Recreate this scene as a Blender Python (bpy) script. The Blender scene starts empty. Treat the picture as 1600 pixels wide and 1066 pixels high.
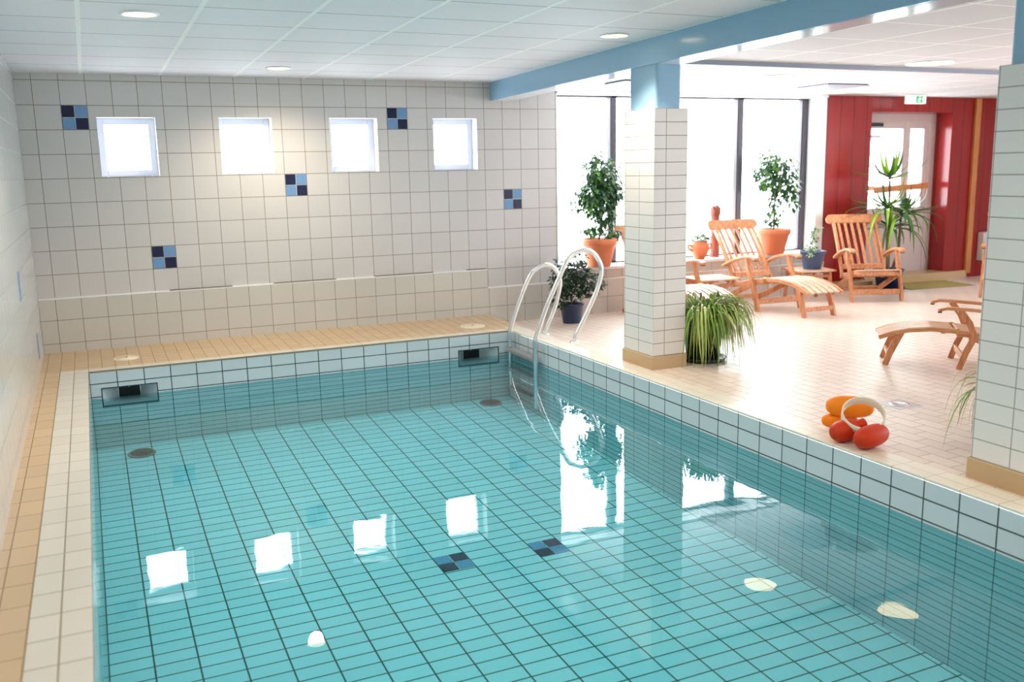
import bpy, math, random
from math import sin, cos, pi, radians, sqrt
from mathutils import Vector, Matrix
sc = bpy.context.scene
col = sc.collection

# ---------------------------------------------------------------- camera
RV = Vector((0.91092, -0.41250, -0.00799)); 
yaw, pitch, roll = 0.424510349, 0.184644632, -0.0206835168
fw = Vector((sin(yaw)*cos(pitch), cos(yaw)*cos(pitch), -sin(pitch)))
r0 = Vector((cos(yaw), -sin(yaw), 0)); u0 = r0.cross(fw)
RV = r0*cos(roll) + u0*sin(roll); UV = -r0*sin(roll) + u0*cos(roll)
cam = bpy.data.cameras.new('camera'); cam.sensor_width = 36; cam.lens = 1439.97/1600*36
cam.clip_start = .02; cam.clip_end = 200
cam.dof.use_dof = True; cam.dof.focus_distance = 6.2; cam.dof.aperture_fstop = 1.8
co = bpy.data.objects.new('camera', cam); col.objects.link(co)
M4 = Matrix((RV, UV, -fw)).transposed().to_4x4(); M4.translation = Vector((0.3265, -8.6975, 1.4898))
co.matrix_world = M4
sc.camera = co
# ---------------------------------------------------------------- daylight and exposure
w = bpy.data.worlds.new('daylight'); sc.world = w; w.use_nodes = True
bg = w.node_tree.nodes['Background']; bg.inputs[0].default_value = (.87, .94, 1, 1); bg.inputs[1].default_value = 9.5
sc.view_settings.view_transform = 'Standard'; sc.view_settings.look = 'None'
sc.view_settings.exposure = 0.68; sc.view_settings.gamma = 1; sc.view_settings.use_curve_mapping = False

def portal(name, c, sx, sy, rot):
    l = bpy.data.lights.new(name, 'AREA'); l.shape = 'RECTANGLE'; l.size = sx; l.size_y = sy
    l.cycles.is_portal = True
    o = bpy.data.objects.new(name, l); o.location = c; o.rotation_euler = rot; col.objects.link(o)
HP = pi/2
for xc in (.695, 1.682, 2.67, 3.69): portal('daylight_portal', (xc, .17, 1.74), .45, .48, (-HP, 0, 0))
portal('daylight_portal', (6.6, .3, 1.33), 3.5, 1.9, (-HP, 0, 0))
portal('daylight_portal', (9.95, .55, 1.4), 1.1, 1.1, (-HP, 0, 0))
portal('daylight_portal', (12.6, -7.0, 1.2), 1.9, 4.0, (0, HP, 0))

# ---------------------------------------------------------------- materials
def lin(r, g, b):
    f = lambda c: (c/255/12.92) if c/255 <= .04045 else ((c/255+.055)/1.055)**2.4
    return (f(r), f(g), f(b), 1)
class NT:
    def __init__(s, name):
        s.m = bpy.data.materials.new(name); s.m.use_nodes = True; s.t = s.m.node_tree
        s.p = s.t.nodes['Principled BSDF']; s.out = s.t.nodes['Material Output']
    def n(s, typ, **kw):
        x = s.t.nodes.new(typ)
        for k, v in kw.items():
            if k.startswith('i_'): x.inputs[k[2:].replace('_', ' ')].default_value = v
            else: setattr(x, k, v)
        return x
    def l(s, a, b): s.t.links.new(a, b)
    def math(s, op, a, b=None, c=None):
        x = s.n('ShaderNodeMath', operation=op)
        for i, v in enumerate((a, b, c)):
            if v is None: continue
            if isinstance(v, (int, float)): x.inputs[i].default_value = v
            else: s.l(v, x.inputs[i])
        return x.outputs[0]
def plain(name, c, rough=.5, metal=0, spec=.5, var=0, scale=8, emit=None, es=1, coat=0):
    t = NT(name); p = t.p
    p.inputs['Base Color'].default_value = c; p.inputs['Roughness'].default_value = rough
    p.inputs['Metallic'].default_value = metal; p.inputs['Specular IOR Level'].default_value = spec
    p.inputs['Coat Weight'].default_value = coat
    if var:
        tc = t.n('ShaderNodeTexCoord'); nz = t.n('ShaderNodeTexNoise', i_Scale=scale, i_Detail=4.0)
        t.l(tc.outputs['Object'], nz.inputs['Vector'])
        hs = t.n('ShaderNodeHueSaturation'); hs.inputs['Color'].default_value = c
        t.l(t.math('MULTIPLY_ADD', nz.outputs['Fac'], 2*var, 1-var), hs.inputs['Value']); t.l(hs.outputs[0], p.inputs['Base Color'])
    if emit:
        p.inputs['Emission Color'].default_value = emit; p.inputs['Emission Strength'].default_value = es
    return t.m
def tile(name, ax, pu, pv, ou, ov, mortar, c, g, rough=.15, var=.03, off=0., wav=.0, spec=.5, wscale=6, grough=.8):
    t = NT(name); p = t.p
    tc = t.n('ShaderNodeTexCoord'); sp = t.n('ShaderNodeSeparateXYZ'); t.l(tc.outputs['Object'], sp.inputs[0])
    cb = t.n('ShaderNodeCombineXYZ')
    k = {'x': 0, 'y': 1, 'z': 2}
    t.l(t.math('SUBTRACT', sp.outputs[k[ax[0]]], ou-40*pu), cb.inputs[0])
    t.l(t.math('SUBTRACT', sp.outputs[k[ax[1]]], ov-120*pv), cb.inputs[1])
    b = t.n('ShaderNodeTexBrick', offset=off, offset_frequency=2, squash=1)
    b.inputs['Scale'].default_value = 1; b.inputs['Mortar Size'].default_value = mortar/2; b.inputs['Mortar Smooth'].default_value = .1
    b.inputs['Brick Width'].default_value = pu; b.inputs['Row Height'].default_value = pv; b.inputs['Bias'].default_value = 0
    b.inputs['Color1'].default_value = tuple(x*(1-var) for x in c[:3])+(1,); b.inputs['Color2'].default_value = tuple(min(1, x*(1+var)) for x in c[:3])+(1,)
    b.inputs['Mortar'].default_value = g
    t.l(cb.outputs[0], b.inputs['Vector']); t.l(b.outputs['Color'], p.inputs['Base Color'])
    t.l(t.math('MULTIPLY_ADD', b.outputs['Fac'], grough-rough, rough), p.inputs['Roughness'])
    p.inputs['Specular IOR Level'].default_value = spec
    bm = t.n('ShaderNodeBump'); bm.inputs['Strength'].default_value = .6; bm.inputs['Distance'].default_value = .0015
    h = t.math('MULTIPLY', b.outputs['Fac'], -1.)
    if wav:
        nz = t.n('ShaderNodeTexNoise', i_Scale=wscale, i_Detail=2.0); t.l(tc.outputs['Object'], nz.inputs['Vector'])
        h = t.math('MULTIPLY_ADD', nz.outputs['Fac'], wav, h)
    t.l(h, bm.inputs['Height']); t.l(bm.outputs[0], p.inputs['Normal'])
    return t.m
def wood(name, a, b, rough=.4, axis='X', scale=1.):
    t = NT(name); tc = t.n('ShaderNodeTexCoord'); mp = t.n('ShaderNodeMapping')
    s = [9*scale]*3; s['XYZ'.index(axis)] = 1.2*scale; mp.inputs['Scale'].default_value = s
    nz = t.n('ShaderNodeTexNoise', i_Scale=5.0, i_Detail=6.0, i_Distortion=.6); cr = t.n('ShaderNodeValToRGB')
    cr.color_ramp.elements[0].position = .3; cr.color_ramp.elements[0].color = a
    cr.color_ramp.elements[1].position = .72; cr.color_ramp.elements[1].color = b
    t.l(tc.outputs['Object'], mp.inputs[0]); t.l(mp.outputs[0], nz.inputs['Vector']); t.l(nz.outputs['Fac'], cr.inputs[0])
    t.l(cr.outputs[0], t.p.inputs['Base Color']); t.p.inputs['Roughness'].default_value = rough
    return t.m
GR = lin(128, 116, 104); WHT = lin(210, 206, 204)
M = {}
M['wall_xz'] = tile('white_wall_tile', 'xz', .2, .2, 0, .085, .005, WHT, GR, .16, .02, wav=.5, wscale=5)
M['low_xz'] = tile('white_apron_tile', 'xz', .2, .2, 0, .098, .005, lin(207, 203, 196), GR, .16, .02, wav=.5, wscale=5)
M['wall_yz'] = tile('white_side_tile', 'yz', .2, .2, 0, .085, .005, lin(214, 215, 216), lin(165, 165, 162), .12, .02, wav=.9, wscale=3)
M['col_yz'] = tile('pillar_tile_side', 'yz', .2, .095, -2.986, .09, .005, lin(246, 240, 238), lin(160, 152, 146), .15, .015, wav=.3)
M['col_xz'] = tile('pillar_tile_front', 'xz', .2, .095, 4.16, .09, .005, lin(244, 238, 232), lin(146, 138, 128), .15, .015, wav=.3)
M['pil_yz'] = tile('pillar_tile_near', 'yz', .2, .095, -5.948, .09, .005, lin(246, 240, 238), lin(160, 152, 146), .15, .015, wav=.3)
POOL = lin(212, 221, 228); POOL2 = lin(220, 234, 243); PG = lin(62, 76, 78)
M['pool_xz'] = tile('pool_tile_back', 'xz', .2, .105, .21, 0, .008, POOL, PG, .12, .03, wav=.2)
M['pool_yz'] = tile('pool_tile_side', 'yz', .2, .105, -5.677, 0, .008, POOL, PG, .12, .03, wav=.2)
M['pool_xz2'] = tile('pool_refracted_tile_back', 'xz', .2, .036, .21, -.225, .0042, POOL, PG, .12, .03)  # underwater rows narrowed: the water's refraction is put into the tile pitch
M['pool_yz2'] = tile('pool_refracted_tile_side', 'yz', .2, .036, -5.677, -.225, .0042, POOL, PG, .12, .03)
M['pool_xy'] = tile('pool_tile_floor', 'xy', .2, .105, .21, -3.75, .009, POOL2, PG, .25, .03)
BEI = lin(206, 178, 140); BG = lin(146, 116, 84)
M['deck_xy'] = tile('beige_deck_tile', 'xy', .1, .2, .008, .0, .005, BEI, BG, .3, .06)
M['deck_back'] = tile('beige_back_deck_tile', 'xy', .1, .1, .01, -.92, .004, BEI, BG, .3, .06)
COP = lin(220, 215, 205); CG = lin(150, 136, 112)
M['cop_left'] = tile('white_coping_left', 'xy', .101, .19, .008, .0, .006, COP, CG, .22, .03)
M['cop_back'] = tile('white_coping_back', 'xy', .2, .1, .21, -.92, .004, COP, CG, .22, .02)
M['cop_right'] = tile('cream_coping_right', 'xy', .085, .2, 3.828, -5.677, .004, lin(240, 232, 216), lin(176, 160, 138), .22, .03)
M['floor'] = tile('beige_lounge_tile', 'yx', .2, .1, 0, 4.0, .005, lin(234, 216, 201), lin(172, 148, 128), .33, .05, off=.5, wav=.3, wscale=9, grough=.6, spec=.75)
M['base'] = plain('beige_skirting_tile', lin(204, 174, 134), .25, var=.05)
M['white'] = plain('white_paint', lin(240, 240, 242), .4); M['frame'] = plain('white_window_frame', lin(214, 214, 226), .4)
M['gray'] = plain('pale_grey_plate', lin(205, 208, 220), .4)
M['darkgray'] = plain('dark_gap', lin(60, 60, 66), .6)
M['bluepaint'] = plain('blue_paint', lin(150, 190, 218), .16, var=.02, scale=2)
M['underside'] = plain('beam_glare_white', lin(225, 232, 244), .12)  # white puts the window glare on the beam's underside into the colour
M['bandgrey'] = plain('grey_band', lin(132, 138, 152), .5)
M['navy'] = plain('navy_tile', lin(22, 28, 66), .12); M['sky'] = plain('sky_blue_tile', lin(112, 152, 196), .12)
M['mull'] = plain('dark_aluminium', lin(70, 62, 74), .4)
M['steel'] = plain('brushed_steel', (.78, .79, .8, 1), .22, 1)
M['treadm'] = plain('grey_tread', lin(150, 150, 150), .4)
M['rubber'] = plain('dark_rubber', lin(40, 70, 72), .6)
M['black'] = plain('black_plastic', lin(28, 26, 30), .45)
M['bluepot'] = plain('navy_glazed_pot', lin(34, 50, 84), .3); M['bluepot2'] = plain('slate_blue_pot', lin(66, 88, 128), .3)
M['terra'] = plain('terracotta', lin(222, 128, 88), .7, var=.08, scale=6); M['soil'] = plain('potting_soil', lin(62, 44, 34), .95, var=.3, scale=60)
M['redsoil'] = plain('red_clay_pellets', lin(150, 66, 48), .95, var=.3, scale=90)
M['teak'] = wood('teak', lin(186, 116, 74), lin(228, 166, 120), .38); M['teak2'] = wood('teak_upright', lin(182, 110, 68), lin(224, 158, 112), .38, 'Z')
M['teaktop'] = wood('weathered_teak', lin(214, 170, 138), lin(240, 208, 182), .3)
M['log'] = wood('carved_log', lin(112, 52, 40), lin(168, 88, 70), .7, 'Z', 2); M['strip'] = wood('pine_strip', lin(190, 116, 56), lin(214, 144, 80), .4, 'Z')
M['bar'] = wood('door_bar_wood', lin(196, 110, 62), lin(222, 144, 92), .4)
M['brass'] = plain('brass', lin(206, 164, 72), .35, 1)
M['leafd'] = plain('leaf_dark', lin(44, 84, 48), .35, var=.25, scale=14); M['leafl'] = plain('leaf_light', lin(104, 150, 66), .4, var=.2, scale=14)
M['leafv'] = plain('leaf_pale', lin(176, 196, 156), .4, var=.1); M['bushd'] = plain('bush_leaf', lin(34, 58, 38), .6, var=.3, scale=20)
M['spid'] = plain('spider_leaf', lin(124, 160, 62), .4, var=.2, scale=10); M['spidl'] = plain('spider_leaf_pale', lin(196, 208, 122), .4, var=.1); M['spidb'] = plain('spider_leaf_dry', lin(126, 100, 64), .6, var=.2)
M['yucca'] = plain('yucca_leaf', lin(70, 116, 50), .35, var=.25, scale=9); M['yuccal'] = plain('yucca_leaf_bright', lin(128, 180, 40), .35)
M['bark'] = plain('bark', lin(120, 98, 78), .8, var=.2, scale=20); M['leafstem'] = plain('green_stem', lin(110, 120, 70), .6)
M['orange'] = plain('orange_foam', lin(250, 140, 20), .5, spec=.3, var=.03, scale=20); M['redfoam'] = plain('red_foam', lin(206, 56, 16), .5, spec=.3, var=.04, scale=20)
M['cream'] = plain('cream_plastic', lin(240, 230, 210), .35)
M['mat'] = plain('straw_mat', lin(158, 142, 74), .9, var=.12, scale=12); M['heater'] = plain('heater_white', lin(222, 214, 208), .4)
M['doorwhite'] = plain('pale_door_frame', lin(206, 190, 186), .35)
M['warm'] = plain('lamp_glass', lin(255, 240, 215), .3, emit=(1, .78, .46, 1), es=5.0)
M['green'] = plain('exit_green', lin(40, 150, 90), .4, emit=(.05, .4, .18, 1), es=.5); M['signwhite'] = plain('exit_white', lin(240, 244, 238), .4, emit=(1, 1, .96, 1), es=.35)
def ceiling_mat(name, px, ox, py, oy, wx, wy, yc, c):
    t = NT(name); tc = t.n('ShaderNodeTexCoord'); sp = t.n('ShaderNodeSeparateXYZ'); t.l(tc.outputs['Object'], sp.inputs[0])
    def line(o, pitch, off, wd):
        f = t.math('FRACT', t.math('DIVIDE', t.math('SUBTRACT', o, off-100*pitch-pitch/2), pitch))
        return t.math('LESS_THAN', t.math('ABSOLUTE', t.math('SUBTRACT', f, .5)), wd/2/pitch)
    a = line(sp.outputs[0], px, ox, wx); b = line(sp.outputs[1], py, oy, wy)
    m1 = t.n('ShaderNodeMix', data_type='RGBA'); m2 = t.n('ShaderNodeMix', data_type='RGBA')
    nz = t.n('ShaderNodeTexNoise', i_Scale=180.0, i_Detail=2.0); t.l(tc.outputs['Object'], nz.inputs['Vector'])
    hs = t.n('ShaderNodeHueSaturation'); hs.inputs['Color'].default_value = c
    t.l(t.math('MULTIPLY_ADD', nz.outputs['Fac'], .12, .94), hs.inputs['Value'])
    t.l(hs.outputs[0], m1.inputs[6]); m1.inputs[7].default_value = yc; t.l(b, m1.inputs[0])
    t.l(m1.outputs[2], m2.inputs[6]); m2.inputs[7].default_value = lin(255, 255, 255); t.l(a, m2.inputs[0])
    t.l(m2.outputs[2], t.p.inputs['Base Color']); t.p.inputs['Roughness'].default_value = .7; t.p.inputs['Specular IOR Level'].default_value = .25
    bm = t.n('ShaderNodeBump'); bm.inputs['Distance'].default_value = .004; bm.inputs['Strength'].default_value = .5
    t.l(t.math('MAXIMUM', a, b), bm.inputs['Height']); t.l(bm.outputs[0], t.p.inputs['Normal'])
    return t.m
M['ceil'] = ceiling_mat('ceiling_panels_pool', .615, .375, .53, -.58, .026, .009, lin(120, 122, 126), lin(240, 236, 243))
M['ceilr'] = ceiling_mat('ceiling_panels_lounge', .63, 5.38, .65, -3.07, .02, .014, lin(255, 255, 255), lin(216, 213, 216))
def planks():
    t = NT('red_lacquered_planks'); tc = t.n('ShaderNodeTexCoord'); sp = t.n('ShaderNodeSeparateXYZ'); t.l(tc.outputs['Object'], sp.inputs[0])
    s = t.math('ADD', sp.outputs[0], sp.outputs[1])
    f = t.math('FRACT', t.math('DIVIDE', t.math('ADD', s, 20.03), .21))
    g = t.math('LESS_THAN', t.math('ABSOLUTE', t.math('SUBTRACT', f, .5)), .024)
    mp = t.n('ShaderNodeMapping'); mp.inputs['Scale'].default_value = (14, 14, .6); t.l(tc.outputs['Object'], mp.inputs[0])
    nz = t.n('ShaderNodeTexNoise', i_Scale=4.0, i_Detail=5.0); t.l(mp.outputs[0], nz.inputs['Vector'])
    cr = t.n('ShaderNodeValToRGB'); cr.color_ramp.elements[0].color = lin(132, 22, 24); cr.color_ramp.elements[1].color = lin(168, 38, 36)
    t.l(nz.outputs['Fac'], cr.inputs[0]); mx = t.n('ShaderNodeMix', data_type='RGBA'); t.l(g, mx.inputs[0]); t.l(cr.outputs[0], mx.inputs[6]); mx.inputs[7].default_value = lin(96, 14, 18)
    t.l(mx.outputs[2], t.p.inputs['Base Color']); t.p.inputs['Roughness'].default_value = .2; t.p.inputs['Specular IOR Level'].default_value = .5
    bm = t.n('ShaderNodeBump'); bm.inputs['Distance'].default_value = .004; t.l(t.math('MULTIPLY', g, -1.), bm.inputs['Height']); t.l(bm.outputs[0], t.p.inputs['Normal'])
    return t.m
M['red'] = planks()
def glass():
    t = NT('window_glass'); t.t.nodes.remove(t.p)
    tr = t.n('ShaderNodeBsdfTransparent'); tr.inputs[0].default_value = (.97, .985, .98, 1); gl = t.n('ShaderNodeBsdfGlossy'); gl.inputs['Roughness'].default_value = .02
    lw = t.n('ShaderNodeLayerWeight'); lw.inputs[0].default_value = .5; mx = t.n('ShaderNodeMixShader')
    t.l(t.math('MULTIPLY_ADD', t.math('POWER', lw.outputs['Facing'], 5.), .92, .04), mx.inputs[0]); t.l(tr.outputs[0], mx.inputs[1]); t.l(gl.outputs[0], mx.inputs[2]); t.l(mx.outputs[0], t.out.inputs[0]); return t.m
M['glass'] = glass()
def water():
    t = NT('turquoise_water'); t.t.nodes.remove(t.p)
    tc = t.n('ShaderNodeTexCoord'); nz = t.n('ShaderNodeTexNoise', i_Scale=2.6, i_Detail=2.5, i_Distortion=.3); t.l(tc.outputs['Object'], nz.inputs['Vector'])
    bm = t.n('ShaderNodeBump'); bm.inputs['Strength'].default_value = 1.; bm.inputs['Distance'].default_value = .0016; t.l(nz.outputs['Fac'], bm.inputs['Height'])
    tr = t.n('ShaderNodeBsdfTransparent'); tr.inputs[0].default_value = (.50, .935, .995, 1)
    gl = t.n('ShaderNodeBsdfGlossy'); gl.inputs['Roughness'].default_value = .0; t.l(bm.outputs[0], gl.inputs['Normal'])
    fr = t.n('ShaderNodeFresnel'); fr.inputs[0].default_value = 1.333; t.l(bm.outputs[0], fr.inputs['Normal'])
    mx = t.n('ShaderNodeMixShader'); t.l(fr.outputs[0], mx.inputs[0]); t.l(tr.outputs[0], mx.inputs[1]); t.l(gl.outputs[0], mx.inputs[2]); t.l(mx.outputs[0], t.out.inputs[0])
    return t.m
M['water'] = water()

# ---------------------------------------------------------------- mesh helpers
class MB:
    def __init__(s): s.v = []; s.f = []; s.mi = []; s.ms = []; s.sm = []
    def mid(s, m):
        if m not in s.ms: s.ms.append(m)
        return s.ms.index(m)
    def add(s, vs, fs, m=None, smooth=False):
        o = len(s.v); s.v += [tuple(v) for v in vs]; k = s.mid(m)
        for f in fs: s.f.append(tuple(o+i for i in f)); s.mi.append(k); s.sm.append(smooth)
        return s
    def box(s, a, b, m=None):
        (x0, y0, z0), (x1, y1, z1) = a, b
        vs = [(x, y, z) for z in (z0, z1) for y in (y0, y1) for x in (x0, x1)]
        return s.add(vs, [(0, 2, 3, 1), (4, 5, 7, 6), (0, 1, 5, 4), (2, 6, 7, 3), (0, 4, 6, 2), (1, 3, 7, 5)], m)
    def quad(s, a, b, c, d, m=None): return s.add([a, b, c, d], [(0, 1, 2, 3)], m)
    def prism(s, poly, d, m=None, smooth=False):   # polygon (3D points) pushed along d
        n = len(poly); d = Vector(d); P = [Vector(p) for p in poly]
        vs = P+[p+d for p in P]
        s.add(vs, [tuple(range(n))[::-1], tuple(range(n, 2*n))], m)
        return s.add(vs, [(i, (i+1) % n, n+(i+1) % n, n+i) for i in range(n)], m, smooth)
    def bar(s, p0, p1, w, h, m=None, up=(0, 0, 1), w2=None, h2=None):
        p0, p1 = Vector(p0), Vector(p1); d = (p1-p0).normalized(); u = Vector(up)
        sd = d.cross(u).normalized(); u = sd.cross(d).normalized(); w2 = w2 or w; h2 = h2 or h
        vs = [p+sd*(a*ww/2)+u*(b*hh/2) for p, ww, hh in ((p0, w, h), (p1, w2, h2)) for a, b in ((-1, -1), (1, -1), (1, 1), (-1, 1))]
        return s.add(vs, [(3, 2, 1, 0), (4, 5, 6, 7), (0, 1, 5, 4), (1, 2, 6, 5), (2, 3, 7, 6), (3, 0, 4, 7)], m)
    def sweep(s, pts, y, wy, t, m=None, t2=None):   # plank along a path in the xz plane, wy wide in y, t thick in the plane
        n = len(pts); vs = []
        for i, (x, z) in enumerate(pts):
            a = pts[max(0, i-1)]; b = pts[min(n-1, i+1)]; dx, dz = b[0]-a[0], b[1]-a[1]; L = math.hypot(dx, dz); nx, nz = -dz/L, dx/L
            tt = t if t2 is None else t+(t2-t)*i/(n-1)
            for sy, st in ((-1, -1), (1, -1), (1, 1), (-1, 1)): vs.append((x+nx*st*tt/2, y+sy*wy/2, z+nz*st*tt/2))
        fs = [(0, 1, 2, 3), tuple(4*(n-1)+k for k in (3, 2, 1, 0))]
        for i in range(n-1):
            for k in range(4): fs.append((4*i+k, 4*i+4+k, 4*i+4+(k+1) % 4, 4*i+(k+1) % 4))
        return s.add(vs, fs, m)
    def tube(s, pts, r, m=None, seg=10, r2=None):
        P = [Vector(p) for p in pts]; n = len(P); vs = []
        d0 = (P[1]-P[0]).normalized(); u = d0.orthogonal().normalized()
        for i, p in enumerate(P):
            d = (P[min(n-1, i+1)]-P[max(0, i-1)]).normalized(); u = (u-d*u.dot(d)).normalized(); v = d.cross(u)
            rr = r if r2 is None else r+(r2-r)*i/(n-1)
            vs += [p+(u*cos(2*pi*k/seg)+v*sin(2*pi*k/seg))*rr for k in range(seg)]
        fs = [(i*seg+k, i*seg+(k+1) % seg, (i+1)*seg+(k+1) % seg, (i+1)*seg+k) for i in range(n-1) for k in range(seg)]
        s.add(vs, fs, m, True)
        return s.add(vs, [tuple(range(seg))[::-1], tuple((n-1)*seg+k for k in range(seg))], m)
    def lathe(s, prof, c=(0, 0, 0), m=None, seg=32, smooth=True, axis=None):
        c = Vector(c); n = len(prof); vs = []
        A = Vector(axis).normalized() if axis else Vector((0, 0, 1)); u = A.orthogonal().normalized(); v = A.cross(u)
        for r, z in prof: vs += [c+A*z+(u*cos(2*pi*k/seg)+v*sin(2*pi*k/seg))*r for k in range(seg)]
        return s.add(vs, [(i*seg+k, i*seg+(k+1) % seg, (i+1)*seg+(k+1) % seg, (i+1)*seg+k) for i in range(n-1) for k in range(seg)], m, smooth)
    def ellipsoid(s, c, rad, m=None, rot=None, power=2.5, nu=20, nv=14):
        c = Vector(c); R = rot or Matrix.Identity(3); vs = []
        sg = lambda x, e: math.copysign(abs(x)**e, x); e = 2/power
        for i in range(nv+1):
            t = -pi/2+pi*i/nv
            for k in range(nu):
                a = 2*pi*k/nu; q = Vector((rad[0]*sg(sin(t), e), rad[1]*sg(cos(t), e)*cos(a), rad[2]*sg(cos(t), e)*sin(a))); vs.append(c+R @ q)
        return s.add(vs, [(i*nu+k, i*nu+(k+1) % nu, (i+1)*nu+(k+1) % nu, (i+1)*nu+k) for i in range(nv) for k in range(nu)], m, True)
    def build(s, name, parent=None, bevel=0, loc=None, seg=2):
        me = bpy.data.meshes.new(name); me.from_pydata(s.v, [], s.f)
        for m in s.ms: me.materials.append(m)
        me.polygons.foreach_set('material_index', s.mi); me.polygons.foreach_set('use_smooth', s.sm); me.update()
        o = bpy.data.objects.new(name, me); col.objects.link(o)
        if parent: o.parent = parent
        if loc: o.location = loc
        if bevel:
            b = o.modifiers.new('bevel', 'BEVEL'); b.width = bevel; b.segments = seg; b.limit_method = 'ANGLE'
        return o
def tag(o, label=None, cat=None, group=None, kind=None):
    for k, v in (('label', label), ('category', cat), ('group', group), ('kind', kind)):
        if v: o[k] = v
    return o
def empty(name, loc=(0, 0, 0), rz=0):
    o = bpy.data.objects.new(name, None); col.objects.link(o); o.location = loc; o.rotation_euler = (0, 0, rz); o.empty_display_size = .1; return o
def copy_tree(o, parent=None, skip=()):
    c = o.copy(); col.objects.link(c)
    if parent: c.parent = parent
    for ch in o.children:
        if not any(ch.name.startswith(k) for k in skip): copy_tree(ch, c, skip)
    return c
def struct(o): o['kind'] = 'structure'; return o
def gridwall(mb, ax, val, us, vs, holes, m, thick=0, mrev=None, sign=1):
    # wall in plane ax=val; holes = (u0,u1,v0,v1); thick = depth of the wall along the axis
    us = sorted(set(us)|{h[0] for h in holes}|{h[1] for h in holes}); vs = sorted(set(vs)|{h[2] for h in holes}|{h[3] for h in holes})
    def P(u, v, d=0):
        return (val+d, u, v) if ax == 'x' else (u, val+d, v)
    for i in range(len(us)-1):
        for j in range(len(vs)-1):
            uc, vc = (us[i]+us[i+1])/2, (vs[j]+vs[j+1])/2
            if any(h[0] < uc < h[1] and h[2] < vc < h[3] for h in holes): continue
            mb.quad(P(us[i], vs[j]), P(us[i+1], vs[j]), P(us[i+1], vs[j+1]), P(us[i], vs[j+1]), m)
            if thick: mb.quad(P(us[i], vs[j], thick), P(us[i], vs[j+1], thick), P(us[i+1], vs[j+1], thick), P(us[i+1], vs[j], thick), m)
    if thick:
        for h in holes+[(us[0], us[-1], vs[0], vs[-1])]:
            a, b, c, d = h; r = mrev or m
            for p, q in (((a, c), (b, c)), ((b, c), (b, d)), ((b, d), (a, d)), ((a, d), (a, c))):
                mb.quad(P(*p), P(*q), P(*q, thick), P(*p, thick), r)
def fz(y): return -.012-.068*min(1, max(0, (y+2.6)/2.3))

# ---------------------------------------------------------------- setting: walls
YN = -10.2; XR = 12.5
b = MB(); WH = [(x0, x1, 1.493, 1.988) for x0, x1 in ((.46, .925), (1.451, 1.912), (2.441, 2.898), (3.46, 3.92))]
gridwall(b, 'y', 0, [-.3, 4.82], [-.2, 2.75], WH, M['wall_xz'], .2, M['white'])
wb = struct(b.build('wall_back'))
for x, z in ((.2, 1.885), (2.0, 1.285), (3.0, 1.885), (4.2, 1.085), (.8, .685)):
    q = MB()
    for i, j, m in ((0, 1, 'navy'), (1, 1, 'sky'), (0, 0, 'sky'), (1, 0, 'navy')):
        q.box((x+.1*i+.003, -.004, z+.1*j+.003), (x+.1*i+.097, .004, z+.1*j+.097), M[m])
    o = q.build('mosaic_tile', wb, .001); o['label'] = 'navy and light blue chequered tile'
b = MB()   # tiled apron that stands proud of the wall, stepping down to the right
b.box((-.13, -.03, -.2), (3.986, .001, .487), M['low_xz']); b.box((3.986, -.03, -.2), (8.45, .001, .298), M['low_xz'])
b.box((-.13, -.032, .476), (3.988, .001, .489), M['white']); b.box((3.986, -.032, .288), (8.45, .001, .300), M['white'])  # white strips paint in the lit top of the ledge
tr1 = struct(b.build('trim_1', bevel=.004))
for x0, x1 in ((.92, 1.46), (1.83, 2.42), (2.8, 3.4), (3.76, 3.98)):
    q = MB(); q.box((x0, -.0325, .488), (x1, -.0, .4935), plain('dark_shade_line', lin(120, 100, 84), .8)); q.build('ledge_shade_line', tr1)  # dark strips paint in the shade lines along the ledge
b = MB(); b.box((4.81, 0, -.2), (8.45, .3, .40), M['low_xz']); struct(b.build('wall_window'))
b = MB(); b.box((4.82, -.055, .398), (8.45, .2, .432), M['white']); struct(b.build('trim_2', bevel=.008))
b = MB(); b.box((4.80, .0, 2.245), (8.45, .3, 2.75), M['white']); b.box((8.33, .02, .43), (8.45, .3, 2.245), M['white'])
b.box((8.32, -.0, -.2), (8.45, .3, .44), M['white']); struct(b.build('wall_window_head'))
b = MB(); b.box((-.33, YN-.2, -.3), (-.13, .2, 2.75), M['wall_yz']); wl = struct(b.build('wall_left'))
for y, z in ((-1.95, .70), (-.75, .10)):
    q = MB()
    for i, j, m in ((0, 1, 'navy'), (1, 1, 'sky'), (0, 0, 'sky'), (1, 0, 'navy')):
        q.box((-.134, y+.05*i, z+.1*j+.003), (-.126, y+.05*i+.047, z+.1*j+.097), M['sky' if m == 'sky' else 'sky'])
    q.build('mosaic_tile', wl)
b = MB(); gridwall(b, 'y', YN, [-.33, XR+.2], [-.3, 2.75], [], M['white'], .2); struct(b.build('wall_front'))
b = MB(); gridwall(b, 'x', XR, [YN, .3], [-.3, 2.75], [(-9.0, -5.0, .25, 2.15)], M['white'], .2); struct(b.build('wall_right'))  # opening out of view, added to let more daylight in
# red plank wall with the recessed door
b = MB(); gridwall(b, 'y', .1, [8.45, XR], [-.3, 2.75], [(9.25, 10.64, -.05, 2.09)], M['red'], .32, M['red']); struct(b.build('wall_red'))
b = MB(); b.box((10.66, .07, -.2), (11.06, .1, .02), M['base']); b.box((8.47, -.1, -.2), (9.2, .1, .02), M['base']); b.box((9.2, .02, -.2), (10.66, .42, .03), M['base'])
struct(b.build('baseboard_red', bevel=.004))
b = MB(); b.box((11.03, .06, -.02), (11.12, .1, 2.27), M['strip']); struct(b.build('trim_3', bevel=.006))

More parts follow.
